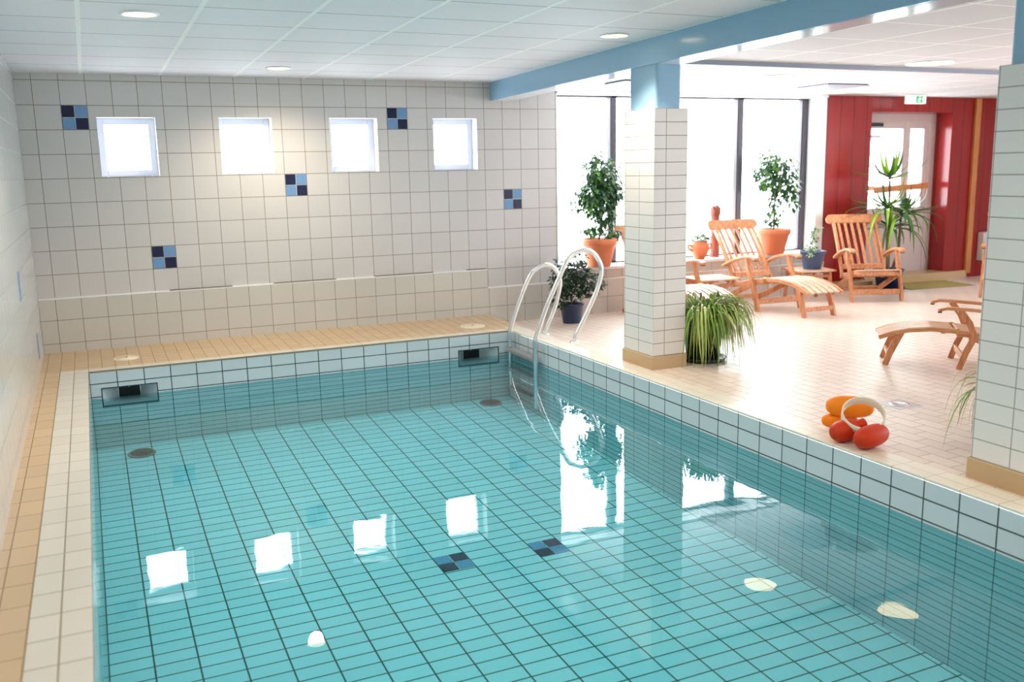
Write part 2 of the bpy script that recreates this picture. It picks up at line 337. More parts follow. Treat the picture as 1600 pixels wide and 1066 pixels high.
# ---------------------------------------------------------------- setting: ceiling and beams
def cz(y): return 2.338-.0155*y
b = MB(); b.prism([(-.2, .05, cz(.05)), (-.2, YN, cz(YN)), (-.2, YN, 2.75), (-.2, .05, 2.75)], (4.3, 0, 0), M['ceil']); struct(b.build('ceiling'))
b = MB(); b.box((4.25, YN, 2.31), (XR, -2.42, 2.75), M['ceilr']); b.box((4.25, -2.42, 2.279), (XR, .25, 2.75), M['ceilr'])
b.box((4.25, -2.43, 2.272), (XR, -2.40, 2.33), M['bandgrey']); struct(b.build('ceiling_lounge'))
b = MB(); bz = lambda y: 2.163-.0137*y
b.prism([(4.07, 0, bz(0)), (4.07, YN, bz(YN)), (4.07, YN, 2.7), (4.07, 0, 2.7)], (.22, 0, 0), M['bluepaint'])
bm = b.build('beam', bevel=.025, seg=3); struct(bm)
b = MB(); b.prism([(4.10, 0, bz(0)-.001), (4.10, YN, bz(YN)-.001), (4.29, YN, bz(YN)-.001), (4.29, 0, bz(0)-.001)], (0, 0, .006), M['underside']); b.build('beam_glare_strip', bm)

# ---------------------------------------------------------------- setting: columns
def column(name, y1, mY):
    y0 = y1-.41; X0, X1 = 4.06, 4.345; r = empty(name, (4.2, y1-.2, -.012)); struct(r); r.location = (0, 0, 0)
    b = MB(); z0, z1 = .085, 1.895
    b.quad((X0, y0, z0), (X0, y1, z0), (X0, y1, z1), (X0, y0, z1), mY); b.quad((X1, y0, z0), (X1, y1, z0), (X1, y1, z1), (X1, y0, z1), mY)
    b.quad((X0, y0, z0), (X1, y0, z0), (X1, y0, z1), (X0, y0, z1), M['col_xz']); b.quad((X0, y1, z0), (X1, y1, z0), (X1, y1, z1), (X0, y1, z1), M['col_xz'])
    b.quad((X0, y0, z1), (X1, y0, z1), (X1, y1, z1), (X0, y1, z1), M['white']); b.build('tile_cladding', r)
    b = MB(); b.box((4.085, y0+.025, 1.88), (4.30, y1-.03, bz(y1)+.15), M['bluepaint']); b.build('painted_top', r, .02, seg=3)
    b = MB(); b.box((X0-.012, y0-.012, -.06), (X1+.012, y1+.012, .088), M['base']); b.build('skirting', r, .006)
    return r
tag(column('column', -2.576, M['col_yz'])); tag(column('column', -5.742, M['pil_yz']))

# ---------------------------------------------------------------- setting: floors, pool
PX0, PX1, PY0, PY1 = .21, 3.84, -7.6, -.92
b = MB(); b.box((-.13, YN, -.2), (.009, -.82, 0), M['deck_xy']); b.box((.009, YN, -.2), (4.0, PY0-.1, 0), M['deck_xy'])
b.prism([(-.13, -.82, 0), (-.13, 0, .02), (-.13, 0, -.11), (-.13, -.82, -.11)], (4.115, 0, 0), M['deck_back']); struct(b.build('pool_deck'))
b = MB(); b.box((.008, PY0-.1, -.02), (PX0, -.819, .0015), M['cop_left']); b.box((PX0-.001, PY1, -.02), (PX1, -.819, .0015), M['cop_back'])
b.box((PX1-.002, PY0-.1, -.014), (4.002, -.60, .0015), M['cop_right']); b.box((3.98, PY0-.1, -.12), (4.002, -.60, -.014), M['white']); b.box((PX0-.001, PY0-.1, -.02), (PX1, PY0, .0015), M['cop_left']); struct(b.build('pool_coping', bevel=.004))
b = MB(); ys = [YN, -2.6, -.3, .45]
for i in range(3):
    y0, y1 = ys[i], ys[i+1]; b.prism([(4.0, y0, fz(y0)), (4.0, y1, fz(y1)), (4.0, y1, -.3), (4.0, y0, -.3)], (XR-4, 0, 0), M['floor'])
struct(b.build('floor'))
prof = [(-.92, -.63), (-2.94, -.765), (-3.65, -.80), (-4.76, -.84), (-5.6, -.87), (-7.6, -.93)]
def pfz(y):
    for (a, c), (d, e) in zip(prof, prof[1:]):
        if d <= y <= a: return c+(e-c)*(y-a)/(d-a)
    return prof[-1][1]
b = MB(); IN = [(.29, .70, -.29, -.145), (3.30, 3.70, -.29, -.145)]
WLZ = -.225; IA = [(h[0], h[1], WLZ, h[3]) for h in IN]; IB = [(h[0], h[1], h[2], WLZ) for h in IN]
gridwall(b, 'y', PY1, [PX0, PX1], [WLZ, -.015], IA, M['pool_xz']); gridwall(b, 'y', PY1, [PX0, PX1], [-1, WLZ], IB, M['pool_xz2'])
gridwall(b, 'y', PY0, [PX0, PX1], [WLZ, -.015], [], M['pool_xz']); gridwall(b, 'y', PY0, [PX0, PX1], [-1.2, WLZ], [], M['pool_xz2'])
for xx in (PX0, PX1):
    gridwall(b, 'x', xx, [PY0, PY1], [WLZ, -.015], [], M['pool_yz']); gridwall(b, 'x', xx, [PY0, PY1], [-1.2, WLZ], [], M['pool_yz2'])
for (a, c), (d, e) in zip(prof, prof[1:]): b.quad((PX0, d, e), (PX1, d, e), (PX1, a, c), (PX0, a, c), M['pool_xy'])
basin = struct(b.build('pool_basin'))
for x, y in ((2.01, -3.95), (2.61, -4.01)):
    q = MB()
    for i, j, m in ((0, 1, 'sky'), (1, 1, 'navy'), (0, 0, 'navy'), (1, 0, 'sky')):
        xx, yy = x+.1*i, y+.105*j; z = pfz(yy+.05)
        q.prism([(xx+.003, yy+.003, pfz(yy)+.001), (xx+.097, yy+.003, pfz(yy)+.001), (xx+.097, yy+.102, pfz(yy+.1)+.001), (xx+.003, yy+.102, pfz(yy+.1)+.001)], (0, 0, .002), M[m])
    q.build('mosaic_tile', basin)['label'] = 'navy and blue chequered floor tile'
b = MB(); b.quad((PX0, PY0, -.225), (PX1, PY0, -.225), (PX1, PY1, -.225), (PX0, PY1, -.225), M['water'])
tag(b.build('pool_water'), 'clear turquoise water filling the tiled indoor pool', 'water', kind='stuff')
# inlets
for (x0, x1, z0, z1), lab in zip(IN, ('tiled skimmer mouth in the pool wall at the left corner, under the deck lid', 'tiled skimmer mouth in the pool wall beside the ladder')):
    r = empty('pool_skimmer', ((x0+x1)/2, PY1, z0)); tag(r, lab, 'skimmer', 'skimmer mouths in the pool wall')
    c = (x0+x1)/2; w = .08; d = .2; q = MB(); T = lambda x, y, z: (x-c, y-PY1, z-z0)
    pm = plain('skimmer_tile', POOL, .2)
    i0, i1, k0, k1 = c-w, c+w, z0+.02, z1-.02
    A = [T(x0, PY1, z0), T(x1, PY1, z0), T(x1, PY1, z1), T(x0, PY1, z1)]; Bq = [T(i0, PY1+d, k0), T(i1, PY1+d, k0), T(i1, PY1+d, k1), T(i0, PY1+d, k1)]
    for i in range(4): j = (i+1) % 4; q.quad(A[i], A[j], Bq[j], Bq[i], pm)
    q.build('housing', r)
    q = MB(); g = .004
    for a, e in (((x0-g, z0-g), (x0+g, z1+g)), ((x1-g, z0-g), (x1+g, z1+g)), ((x0, z1-g), (x1, z1+g)), ((x0, z0-g), (x1, z0+g))): q.box(T(a[0], PY1-.002, a[1]), T(e[0], PY1+.004, e[1]), M['darkgray'])
    q.build('frame', r)
    q = MB(); q.box(T(i0, PY1+d, k0), T(i1, PY1+d+.1, k1), M['black']); q.box(T(i0-.012, PY1+d-.01, k0), T(i0, PY1+d, k1), M['steel']); q.box(T(i1, PY1+d-.01, k0), T(i1+.012, PY1+d, k1), M['steel']); q.build('opening', r)
    q = MB(); q.lathe([(0, -.008), (.008, -.006), (.008, .006), (0, .008)], T(c, PY1+d-.006, k1-.02), M['cream'], 12); q.build('knob', r)
for x, y, rr, lab in ((.50, -.52, .1, 'round white skimmer lid set in the beige deck at the left corner'), (3.59, -.56, .12, 'round white skimmer lid set in the beige deck near the ladder')):
    r = empty('skimmer_lid', (x, y, .0072)); r.rotation_euler.x = -.0244; tag(r, lab, 'lid', 'round lids in the pool deck')
    r.rotation_euler.x = .0244
    MBx = MB(); MBx.lathe([(rr, 0), (rr, .004), (rr-.012, .006), (rr-.012, 0)], (0, 0, 0), M['cream']); MBx.build('rim', r)
    q = MB(); q.lathe([(rr-.013, 0), (rr-.014, .005), (0, .006)], (0, 0, 0), plain('lid_cream', lin(236, 222, 192), .4)); q.build('cover', r)
    q = MB(); q.lathe([(.012, .005), (.01, .012), (0, .013)], (0, 0, 0), plain('lid_knob', lin(190, 160, 110), .4), 14); q.build('knob', r)
for x, y, lab in ((.53, -1.16, 'round metal grate in the pool floor at the left corner'), (3.55, -1.06, 'round metal grate in the pool floor below the ladder')):
    r = empty('pool_drain', (x, y, pfz(y)+.002)); r.rotation_euler.x = .067; tag(r, lab, 'drain', 'grates in the pool floor')
    q = MB(); q.lathe([(.105, 0), (.1, .008), (.085, .009), (.085, .004)], (0, 0, 0), plain('drain_rim', lin(150, 120, 110), .5)); q.build('rim', r)
    q = MB(); dm = plain('drain_dark', lin(110, 84, 80), .6)
    q.lathe([(.085, .004), (0, .004)], (0, 0, 0), dm)
    for k in range(-3, 4): L = sqrt(.085**2-(k*.022)**2); q.box((-L, k*.022-.006, .003), (L, k*.022+.006, .008), dm)
    q.build('grate', r)
r = empty('floor_drain', (4.84, -4.59, -.0115), radians(0)); tag(r, 'square steel floor drain with round grate in the lounge tiles', 'drain')
q = MB(); q.box((-.1, -.1, -.004), (.1, .1, .002), plain('drain_frame', lin(200, 196, 196), .3, .6)); q.build('frame', r, .002)
q = MB(); q.lathe([(.06, .001), (.058, .006), (.045, .006), (.04, .004), (0, .004)], (0, 0, 0), M['steel']); q.build('grate', r)

# ---------------------------------------------------------------- windows and door
for n, (x0, x1, z0, z1) in enumerate(WH):
    r = struct(empty('window_%d' % (n+1), ((x0+x1)/2, .13, z0))); cx = (x0+x1)/2
    q = MB(); hw = (x1-x0)/2; H = z1-z0; t = .055
    for a, c in (((-hw, 0, 0), (-hw+t, .05, H)), ((hw-t, 0, 0), (hw, .05, H)), ((-hw+t, 0, 0), (hw-t, .05, t)), ((-hw+t, 0, H-t), (hw-t, .05, H))): q.box(a, c, M['frame'])
    q.build('window_frame', r, .004)
    q = MB(); q.box((-hw+t, .02, t), (hw-t, .026, H-t), M['glass']); q.build('pane', r)
r = struct(empty('window_5', (6.6, .2, .43)))
T = lambda x, y, z: (x-6.6, y-.2, z-.43)
for x0, x1 in ((5.585, 5.65), (7.293, 7.365), (8.25, 8.33)):
    q = MB(); q.box(T(x0, .2, .432), T(x1, .26, 2.245), M['mull']); q.build('mullion', r, .004)
    q = MB(); q.box(T(x0-.05, .215, .45), T(x0, .245, 2.23), M['gray']); q.build('sash', r, .003)
q = MB(); q.box(T(4.82, .2, .432), T(8.25, .26, .452), M['mull']); q.box(T(4.82, .2, 2.225), T(8.25, .26, 2.245), M['mull']); q.build('window_frame', r)
for x0, x1 in ((4.82, 5.535), (5.65, 7.243), (7.365, 8.20)):
    q = MB(); q.box(T(x0, .227, .452), T(x1, .233, 2.225), M['glass']); q.build('pane', r)
r = struct(empty('door_1', (9.95, .4, .03))); T = lambda x, y, z: (x-9.95, y-.4, z-.03)
q = MB(); DW = M['doorwhite']
for a, c in (((9.25, 1.98), (10.64, 2.09)), ((9.25, .03), (9.40, 1.98)), ((10.52, .03), (10.64, 1.98))): q.box(T(a[0], .35, a[1]), T(c[0], .42, c[1]), DW)
q.build('door_frame', r, .004)
for x0, x1, gx0, gx1 in ((9.40, 10.13, 9.50, 10.07), (10.14, 10.52, 10.2, 10.44)):
    q = MB(); gridwall(q, 'y', .36-.4, [x0-9.95, x1-9.95], [0, 1.95], [(gx0-9.95, gx1-9.95, 1.18-.03, 1.9-.03), (gx0-9.95, gx1-9.95, .88-.03, 1.12-.03)], DW, .045)
    d = q.build('door_leaf', r)
    for z0, z1 in ((1.15, 1.87), (.85, 1.09)):
        q = MB(); q.box((gx0-9.95, -.022, z0), (gx1-9.95, -.016, z1), M['glass']); q.build('pane', d)
    q = MB(); q.box((x0+.02-9.95 if x0 > 10 else x1-9.95-.06, -.075, .82), (x0+.05-9.95 if x0 > 10 else x1-9.95-.03, -.04, .98), M['black']); q.build('door_handle', d, .004)
q = MB(); q.bar(T(9.55, .30, 1.12), T(10.5, .30, 1.165), .03, .08, M['bar']); q.build('push_bar', r, .008)
q = MB(); q.box(T(9.36, .3, 1.92), T(9.66, .35, 1.97), M['black']); q.box(T(9.42, .3, 1.78), T(9.62, .35, 1.82), M['steel']); q.build('door_closer', r, .006)

# ---------------------------------------------------------------- ceiling fittings
def downlight(x, y, z, rad, label, watts, spot=112):
    r = empty('ceiling_light', (x, y, z)); tag(r, label, 'light')
    q = MB(); q.lathe([(rad, .004), (rad, -.006), (rad-.006, -.010), (rad-.016, -.008), (rad-.018, .0)], (0, 0, 0), M['white'], 40); q.build('trim_ring', r)
    q = MB(); q.lathe([(rad-.017, -.002), (rad*.5, -.009), (0, -.011)], (0, 0, 0), M['warm'], 40); q.build('diffuser', r)
    l = bpy.data.lights.new('downlight_lamp', 'SPOT'); l.energy = watts; l.color = (1, .86, .66); l.spot_size = radians(spot); l.spot_blend = .8; l.shadow_soft_size = .07
    o = bpy.data.objects.new('downlight_lamp', l); o.parent = r; o.location = (0, 0, -.03); col.objects.link(o)
downlight(.69, -2.946, cz(-2.946), .105, 'round warm downlight in the pool ceiling, upper left of the picture', 70, 150)
downlight(1.866, -.73, cz(-.73), .105, 'round warm downlight in the pool ceiling close to the tiled back wall', 62, 155)
downlight(3.748, -2.952, cz(-2.952), .105, 'round warm downlight in the pool ceiling beside the blue beam', 60)
for x, y, lab in ((1.87, -5.2, 'unseen downlight added to brighten the middle of the pool'), (.69, -7.4, 'unseen downlight added behind the viewer to brighten the left poolside'), (3.75, -7.4, 'unseen downlight added behind the viewer for more light near the right pillar')):
    downlight(x, y, cz(y), .105, lab, 62, 150)  # lamps out of view, added to brighten the pool and room
downlight(7.0, -2.74, 2.31, .2, 'large round warm ceiling light at the edge of the grey ceiling step', 14)
downlight(8.61, -.55, 2.279, .2, 'large round warm ceiling light in front of the red plank wall', 22)
downlight(6.2, -1.72, 2.279, .17, 'round warm ceiling light in the bright white ceiling before the tall windows', 10)
for x, y, dx, dy, lab in ((7.55, -1.0, .56, .5, 'pale square ceiling plate with dark edge above the deck chairs'), (5.15, -.95, .44, .4, 'pale square ceiling plate half hidden behind the blue column top')):
    r = empty('ceiling_vent', (x, y, 2.279)); tag(r, lab, 'vent', 'pale plates in the lounge ceiling')
    q = MB(); q.box((-dx/2, -dy/2, -.018), (dx/2, dy/2, -.008), plain('vent_plate', lin(176, 180, 194), .4)); q.build('plate', r, .002)
    q = MB(); q.box((-dx/2+.02, -dy/2+.01, -.008), (dx/2-.02, dy/2-.01, .002), M['darkgray']); q.build('throat', r)
r = empty('exit_sign', (9.68, -.16, 2.279)); tag(r, 'small green and white running man exit sign hung from the ceiling by the red wall', 'sign')
q = MB(); q.box((-.15, -.03, -.105), (.15, .03, -.005), M['signwhite']); q.build('housing', r, .006)
q = MB(); F = -.0315
q.box((-.02, F, -.095), (.135, F+.003, -.015), M['green']); q.build('panel', r)
q = MB(); W_ = M['signwhite']; G = F-.0015
q.box((.085, G, -.09), (.125, G+.003, -.02), W_)           # doorway
q.lathe([(0, 0), (.008, 0), (.008, .003), (0, .003)], (.04, G+.003, -.028), W_, 14, axis=(0, -1, 0))
for p0, p1 in (((.038, -.038), (.03, -.062)), ((.03, -.062), (.045, -.075)), ((.045, -.075), (.04, -.09)), ((.03, -.062), (.018, -.078)), ((.018, -.078), (.002, -.078)), ((.037, -.042), (.055, -.052)), ((.055, -.052), (.066, -.044)), ((.037, -.042), (.018, -.046)), ((.018, -.046), (.01, -.058))):
    q.bar((p0[0], G+.001, p0[1]), (p1[0], G+.001, p1[1]), .003, .009, W_, up=(0, -1, 0) if 0 else (.3, 0, 1))
q.build('running_man', r)
q = MB(); q.lathe([(.012, 0), (.012, -.02)], (0, 0, 0), W_, 10); q.build('hanger', r)

# ---------------------------------------------------------------- pool ladder
r = empty('pool_ladder', (3.95, -1.28, 0)); tag(r, 'curved stainless steel pool ladder with two hoop handrails at the far corner', 'ladder')
def smooth(pts, n=6):
    P = [Vector(p) for p in pts]; out = []
    for i in range(len(P)-1):
        a = P[max(0, i-1)]; p, c = P[i], P[i+1]; d = P[min(len(P)-1, i+2)]
        for k in range(n):
            t = k/n; out.append(.5*((2*p)+(c-a)*t+(2*a-5*p+4*c-d)*t*t+(3*p-a-3*c+d)*t**3))
    return out+[P[-1]]
O = Vector((3.95, -1.28, 0))
for y, pts in ((-1.0, [(3.79, -.60), (3.785, -.3), (3.787, -.05), (3.80, .05), (3.89, .285), (3.99, .49), (4.06, .565), (4.15, .60), (4.23, .585), (4.29, .52), (4.318, .42), (4.26, .20), (4.165, -.0), (4.15, -.075)]),
               (-1.57, [(3.775, -.60), (3.772, -.3), (3.772, -.03), (3.785, .05), (3.89, .31), (4.02, .56), (4.09, .69), (4.18, .755), (4.27, .775), (4.36, .735), (4.42, .65), (4.435, .56), (4.38, .39), (4.25, .15), (4.175, .02), (4.16, -.06)])):
    q = MB(); q.tube([v-O for v in smooth([(x, y, z) for x, z in pts])], .021, M['steel'], 12); h = q.build('handrail', r)
    q = MB(); q.lathe([(.045, 0), (.04, .012), (.022, .016)], Vector((pts[-1][0], y, fz(y)-.0))-O, M['steel'], 20); q.build('foot_flange', h)
for i, z in enumerate((-.16, -.34, -.52)):
    q = MB(); q.box(Vector((3.74, -1.56, z-.018))-O, Vector((3.81, -1.01, z+.012))-O, M['treadm']); t = q.build('tread', r, .006)
    q = MB(); q.box(Vector((3.745, -1.53, z+.012))-O, Vector((3.805, -1.04, z+.017))-O, M['rubber'] if i else M['treadm']); q.build('tread_pad', t)

# ---------------------------------------------------------------- deck chairs
def make_chair(s=1., adx=0., legrest=True):
    root = empty('deck_chair'); S = lambda p: [(x*s, z*s) for x, z in p]
    tk, tz, tt = M['teak'], M['teak2'], M['teaktop']; BV = .005*s
    for y in (-.245, .245):
        q = MB(); q.sweep(S([(.03, .24), (-.12, .48), (-.26, .68), (-.41, .86)]), y*s, .03*s, .052*s, tz); q.build('back_stile', root, BV)
    # headrest with rounded ends
    q = MB(); ctr = Vector((-.425*s, 0, .885*s)); ax = Vector((-.5, 0, .86)).normalized(); nrm = Vector((.86, 0, .5)); pts = []
    for k in range(9): a = pi/2-pi*k/8; pts.append(ctr+Vector((0, (.28+.05*cos(a))*s, 0))+ax*(.055*s*sin(a)))
    for k in range(9): a = -pi/2-pi*k/8; pts.append(ctr+Vector((0, (-.28+.05*cos(a))*s, 0))+ax*(.055*s*sin(a)))
    q.prism([p-nrm*.016*s for p in pts], nrm*.034*s, tk); q.build('headrest', root, .007*s)
    q = MB(); q.box((-.035*s, -.23*s, .33*s), (.0*s, .23*s, .385*s), tk); q.build('back_rail', root, BV)
    q = MB()
    for k in range(6): q.sweep(S([(-.02, .36), (-.15, .55), (-.27, .70), (-.40, .85)]), (-.19+.076*k)*s, .032*s, .014*s, tz)
    q.build('back_slats', root, .002)
    q = MB()
    for k in range(7): q.sweep(S([(-.02, .275), (.15, .30), (.35, .345), (.52, .37)]), (-.20+.0667*k)*s, .048*s, .016*s, tt)
    q.build('seat_slats', root, .003)
    q = MB()
    for y in (-.235, .235): q.sweep(S([(-.06, .24), (.15, .275), (.35, .32), (.53, .345)]), y*s, .026*s, .05*s, tk)
    q.box((.47*s, -.235*s, .305*s), (.51*s, .235*s, .345*s), tk); q.box((-.0*s, -.235*s, .235*s), (.03*s, .235*s, .265*s), tk)
    q.build('seat_frame', root, .003)
    for y in (-.275, .275):
        a = adx
        q = MB(); q.sweep(S([(-.16, .45), (-.02, .51), (.12, .555), (.28+a, .585), (.38+a, .588), (.45+a, .57)]), y*s, .066*s, .028*s, tk); arm = q.build('armrest', root, .006*s)
        q = MB(); q.box(((.42+a)*s, (y-.02)*s, .545*s), ((.452+a)*s, (y+.02)*s, .56*s), M['bark']); q.build('arm_end_cap', arm)
        q = MB(); q.sweep(S([(.50, 0), (.45, .16), (.38, .32), (.30+a*.5, .45), (.26+a, .575)]), y*s, .032*s, .058*s, tz); q.build('front_leg', root, BV)
        q = MB(); q.sweep(S([(-.33, 0), (-.25, .05), (.0, .15), (.28, .265), (.42, .315)]), y*.93*s, .026*s, .058*s, tz); q.build('rear_leg', root, BV)
    q = MB(); q.box((.455*s, -.26*s, .09*s), (.48*s, .26*s, .15*s), tk); q.build('stretcher', root, BV)
    q = MB(); q.box((-.22*s, -.25*s, .055*s), (-.195*s, .25*s, .10*s), tk); q.build('stretcher', root, BV)
    if legrest:
        q = MB(); P = S([(.55, .372), (.75, .385), (.95, .37), (1.10, .335), (1.22, .285)])
        for k in range(5): q.sweep(P, (-.15+.075*k)*s, .052*s, .016*s, tt)
        lr = q.build('leg_rest', root, .003)
        q = MB()
        for y in (-.205, .205): q.sweep(S([(.52, .355), (.75, .37), (.95, .355), (1.10, .322), (1.22, .275)]), y*s, .026*s, .04*s, tk)
        q.box((1.08*s, -.2*s, .29*s), (1.115*s, .2*s, .315*s), tk); q.box((.62*s, -.2*s, .33*s), (.66*s, .2*s, .355*s), tk); q.build('leg_rest_frame', lr, .003)
        q = MB()
        for y in (-.205, .205): q = MB(); q.lathe([(0, -.018*s), (.028*s, -.018*s), (.028*s, .018*s), (0, .018*s)], (.52*s, y*s, .355*s), M['brass'], 16, axis=(0, 1, 0)); q.build('hinge', lr)
        for y in (-.18, .18):
            q = MB(); q.sweep(S([(1.15, 0), (1.11, .12), (1.06, .24), (1.02, .335)]), y*s, .03*s, .055*s, tz, .075*s); q.build('leg_rest_leg', root, BV)
        q = MB(); q.box((1.115*s, -.18*s, .09*s), (1.14*s, .18*s, .135*s), tk); q.build('leg_rest_stretcher', root, BV)
    return root
def put(o, x, y, deg, label, z=None):
    o.location = (x, y, fz(y) if z is None else z); o.rotation_euler = (0, 0, radians(deg)); tag(o, label, 'chair', 'teak deck chairs in the lounge')
ch = make_chair()
put(ch, 7.02, -.463, -93.6, 'teak deck chair with its leg rest out in front of the tall window')
c = copy_tree(ch, skip=('leg_rest',)); put(c, 8.5, -.62, -116.6, 'upright teak deck chair without leg rest before the red plank wall')
c = copy_tree(ch); put(c, 5.78, -.46, -96, 'teak deck chair mostly hidden behind the tiled column')
c = copy_tree(ch); put(c, 9.95, -1.45, -146, 'teak deck chair far back peeping out past the right pillar')
c3 = make_chair(.76, .26); put(c3, 6.40, -4.17, 138, 'reclined teak lounger cut off by the right pillar, leg rest pointing left')

# ---------------------------------------------------------------- side tables
def table(x, y, deg, label, crossed, w=.5, d=.46, h=.38):
    r = empty('side_table', (x, y, fz(y)), radians(deg)); tag(r, label, 'table', 'small teak side tables')
    q = MB(); n = 6
    for k in range(n): q.box((-w/2+.03, -d/2+d/n*k+.004, h-.02), (w/2-.03, -d/2+d/n*(k+1)-.004, h), M['teaktop'])
    q.box((-w/2, -d/2, h-.022), (-w/2+.03, d/2, h), M['teak']); q.box((w/2-.03, -d/2, h-.022), (w/2, d/2, h), M['teak']); q.build('tabletop', r, .004)
    q = MB()
    for y0 in (-d/2+.05, d/2-.05): q.box((-w/2+.05, y0-.01, h-.085), (w/2-.05, y0+.01, h-.06), M['teak'])
    for x0 in (-w/2+.05, w/2-.05): q.box((x0-.01, -d/2+.05, h-.06), (x0+.01, d/2-.05, h-.02), M['teak'])
    q.build('apron', r, .003)
    for i, sx in enumerate((-1, 1)):
        for sy in (-1, 1):
            q = MB()
            if crossed: q.bar((sx*(w/2-.04), sy*(d/2-.06)-.012*sx*sy, 0), (-sx*(w/2-.08), sy*(d/2-.06)-.012*sx*sy, h-.03), .02, .04, M['teak2'], up=(1, 0, 0))
            else: q.bar((sx*(w/2-.03), sy*(d/2-.05), 0), (sx*(w/2-.06), sy*(d/2-.05), h-.03), .035, .035, M['teak2'], up=(1, 0, 0))
            q.build('leg', r, .004)
    return r
table(6.37, -.56, -6, 'low teak side table behind the spider plant, right of the tiled column', True, .5, .42, .37)
tb = table(7.86, -.42, -14, 'low teak side table carrying a blue flowerpot', False, .46, .44, .36)

# ---------------------------------------------------------------- plants
def leaf(mb, p, d, n, L, w, m):
    d = d.normalized(); sd = d.cross(n)
    if sd.length < 1e-3: sd = d.orthogonal()
    sd.normalize(); n = sd.cross(d)
    mid = p+d*L*.45-n*L*.02; tip = p+d*L-n*L*.15
    a = p+d*L*.4+sd*w/2+n*w*.12; c = p+d*L*.4-sd*w/2+n*w*.12
    mb.add([p, a, tip, mid, c], [(0, 3, 1), (1, 3, 2), (0, 4, 3), (4, 2, 3)], m)
def rv(R): 
    while 1:
        v = Vector((R.uniform(-1, 1), R.uniform(-1, 1), R.uniform(-1, 1)))
        if .05 < v.length < 1: return v
def pot(root, r0, r1, h, m, rim=.02, soil='soil', name='pot', rimh=.05):
    q = MB(); q.lathe([(0, 0), (r0*.96, 0), (r0, .006), (r1*.93+r0*.07, h-rimh), (r1+rim*.4, h-rimh+.004), (r1+rim*.5, h-.005), (r1+rim*.3, h), (r1-.012, h), (r1-.018, h-.03)], (0, 0, 0), M[m], 36); p = q.build(name, root)
    q = MB(); q.lathe([(r1-.017, h-.03), (0, h-.02)], (0, 0, 0), M[soil], 30); q.build('soil', root)
    return p
def bushy(root, R, blobs, trunk, leafL, leafW, mats, droop=.5, stemr=.012, dens=1.5):
    q = MB(); q.tube(smooth(trunk, 4), stemr, M['bark'], 8, stemr*.5)
    tv = [Vector(t) for t in trunk]
    lf = MB()
    for (c, rad, n) in blobs:
        c = Vector(c); a = min(tv, key=lambda t: (t-c).length); q.tube([a, (a+c)/2+rv(R)*.02, c], stemr*.45, M['bark'], 6, .003)
        for _ in range(int(n*dens)):
            v = rv(R); p = c+Vector((v.x*rad[0], v.y*rad[1], v.z*rad[2])); d = Vector((v.x, v.y, v.z*.4-droop))+rv(R)*.6
            leaf(lf, p, d, Vector((v.x*.5, v.y*.5-.2, 1))+rv(R)*.4, leafL*R.uniform(.7, 1.2), leafW*R.uniform(.8, 1.15), M[R.choice(mats)])
    q.build('stem', root); lf.build('foliage', root)
R = random.Random(4)
def ficus(x, y, label, blobs, trunk, seed):
    r = empty('potted_ficus', (x, y, .432)); tag(r, label, 'plant')
    pot(r, .125, .185, .30, 'terra', rim=.03, rimh=.07)
    bushy(r, random.Random(seed), blobs, trunk, .08, .046, ['leafd', 'leafd', 'leafl', 'leafd'], .55, .012)
ficus(5.31, .0, 'tall leafy ficus in a terracotta pot on the sill left of the column', [((-.04, 0, 1.02), (.17, .12, .14), 110), ((.08, 0, 1.0), (.16, .12, .16), 130), ((-.07, 0, .80), (.16, .13, .15), 120), ((.10, 0, .78), (.15, .12, .15), 130), ((.02, 0, .62), (.20, .13, .12), 120),
      ((-.24, -.02, .72), (.10, .08, .14), 26), ((.08, 0, .48), (.13, .1, .1), 45), ((-.1, 0, .40), (.10, .1, .07), 24), ((.2, 0, .82), (.12, .1, .18), 60), ((.16, -.02, .36), (.08, .08, .07), 22), ((-.02, 0, 1.19), (.05, .05, .07), 14)],
      [(0, 0, .26), (.02, 0, .5), (0, .01, .75), (.03, 0, 1.0), (.02, 0, 1.2)], 3)
ficus(7.67, -.02, 'tall sparse ficus in a terracotta pot on the sill behind the deck chair', [((-.06, 0, 1.08), (.16, .12, .14), 100), ((.12, 0, 1.0), (.16, .12, .16), 100), ((-.14, 0, .90), (.14, .12, .13), 70), ((.2, 0, .82), (.11, .1, .18), 70), ((.02, 0, .84), (.15, .12, .12), 60),
      ((.27, -.02, .66), (.07, .07, .14), 30), ((.0, 0, .55), (.10, .1, .12), 30), ((.02, 0, .40), (.13, .1, .06), 26), ((.03, 0, .68), (.1, .1, .1), 26), ((-.3, 0, 1.0), (.08, .06, .06), 8)],
      [(0, 0, .26), (.0, 0, .5), (.02, .01, .75), (.0, 0, 1.0), (.0, 0, 1.18)], 8)
r = empty('potted_bush', (4.74, -.44, fz(-.44))); tag(r, 'dark small-leaved bush in a navy pot behind the pool ladder', 'plant')
pot(r, .095, .122, .20, 'bluepot', rim=.012, soil='redsoil', rimh=.02)
bushy(r, random.Random(11), [((-.10, 0, .42), (.13, .13, .13), 170), ((.10, 0, .45), (.13, .13, .15), 180), ((.02, -.02, .56), (.11, .11, .13), 130), ((-.16, -.02, .27), (.08, .1, .10), 80), ((.22, -.02, .38), (.13, .1, .10), 110), ((.0, -.06, .33), (.15, .08, .10), 110), ((-.14, 0, .58), (.06, .06, .09), 34), ((.10, 0, .66), (.06, .06, .06), 26), ((.30, -.03, .36), (.06, .06, .05), 26)],
      [(0, 0, .18), (.0, 0, .3), (.01, 0, .45)], .055, .032, ['bushd', 'bushd', 'bushd', 'leafd'], .1, .008)
r = empty('potted_variegated_plant', (7.875, -.46, fz(-.42)+.36)); tag(r, 'small pale variegated plant in a blue pot on the side table', 'plant')
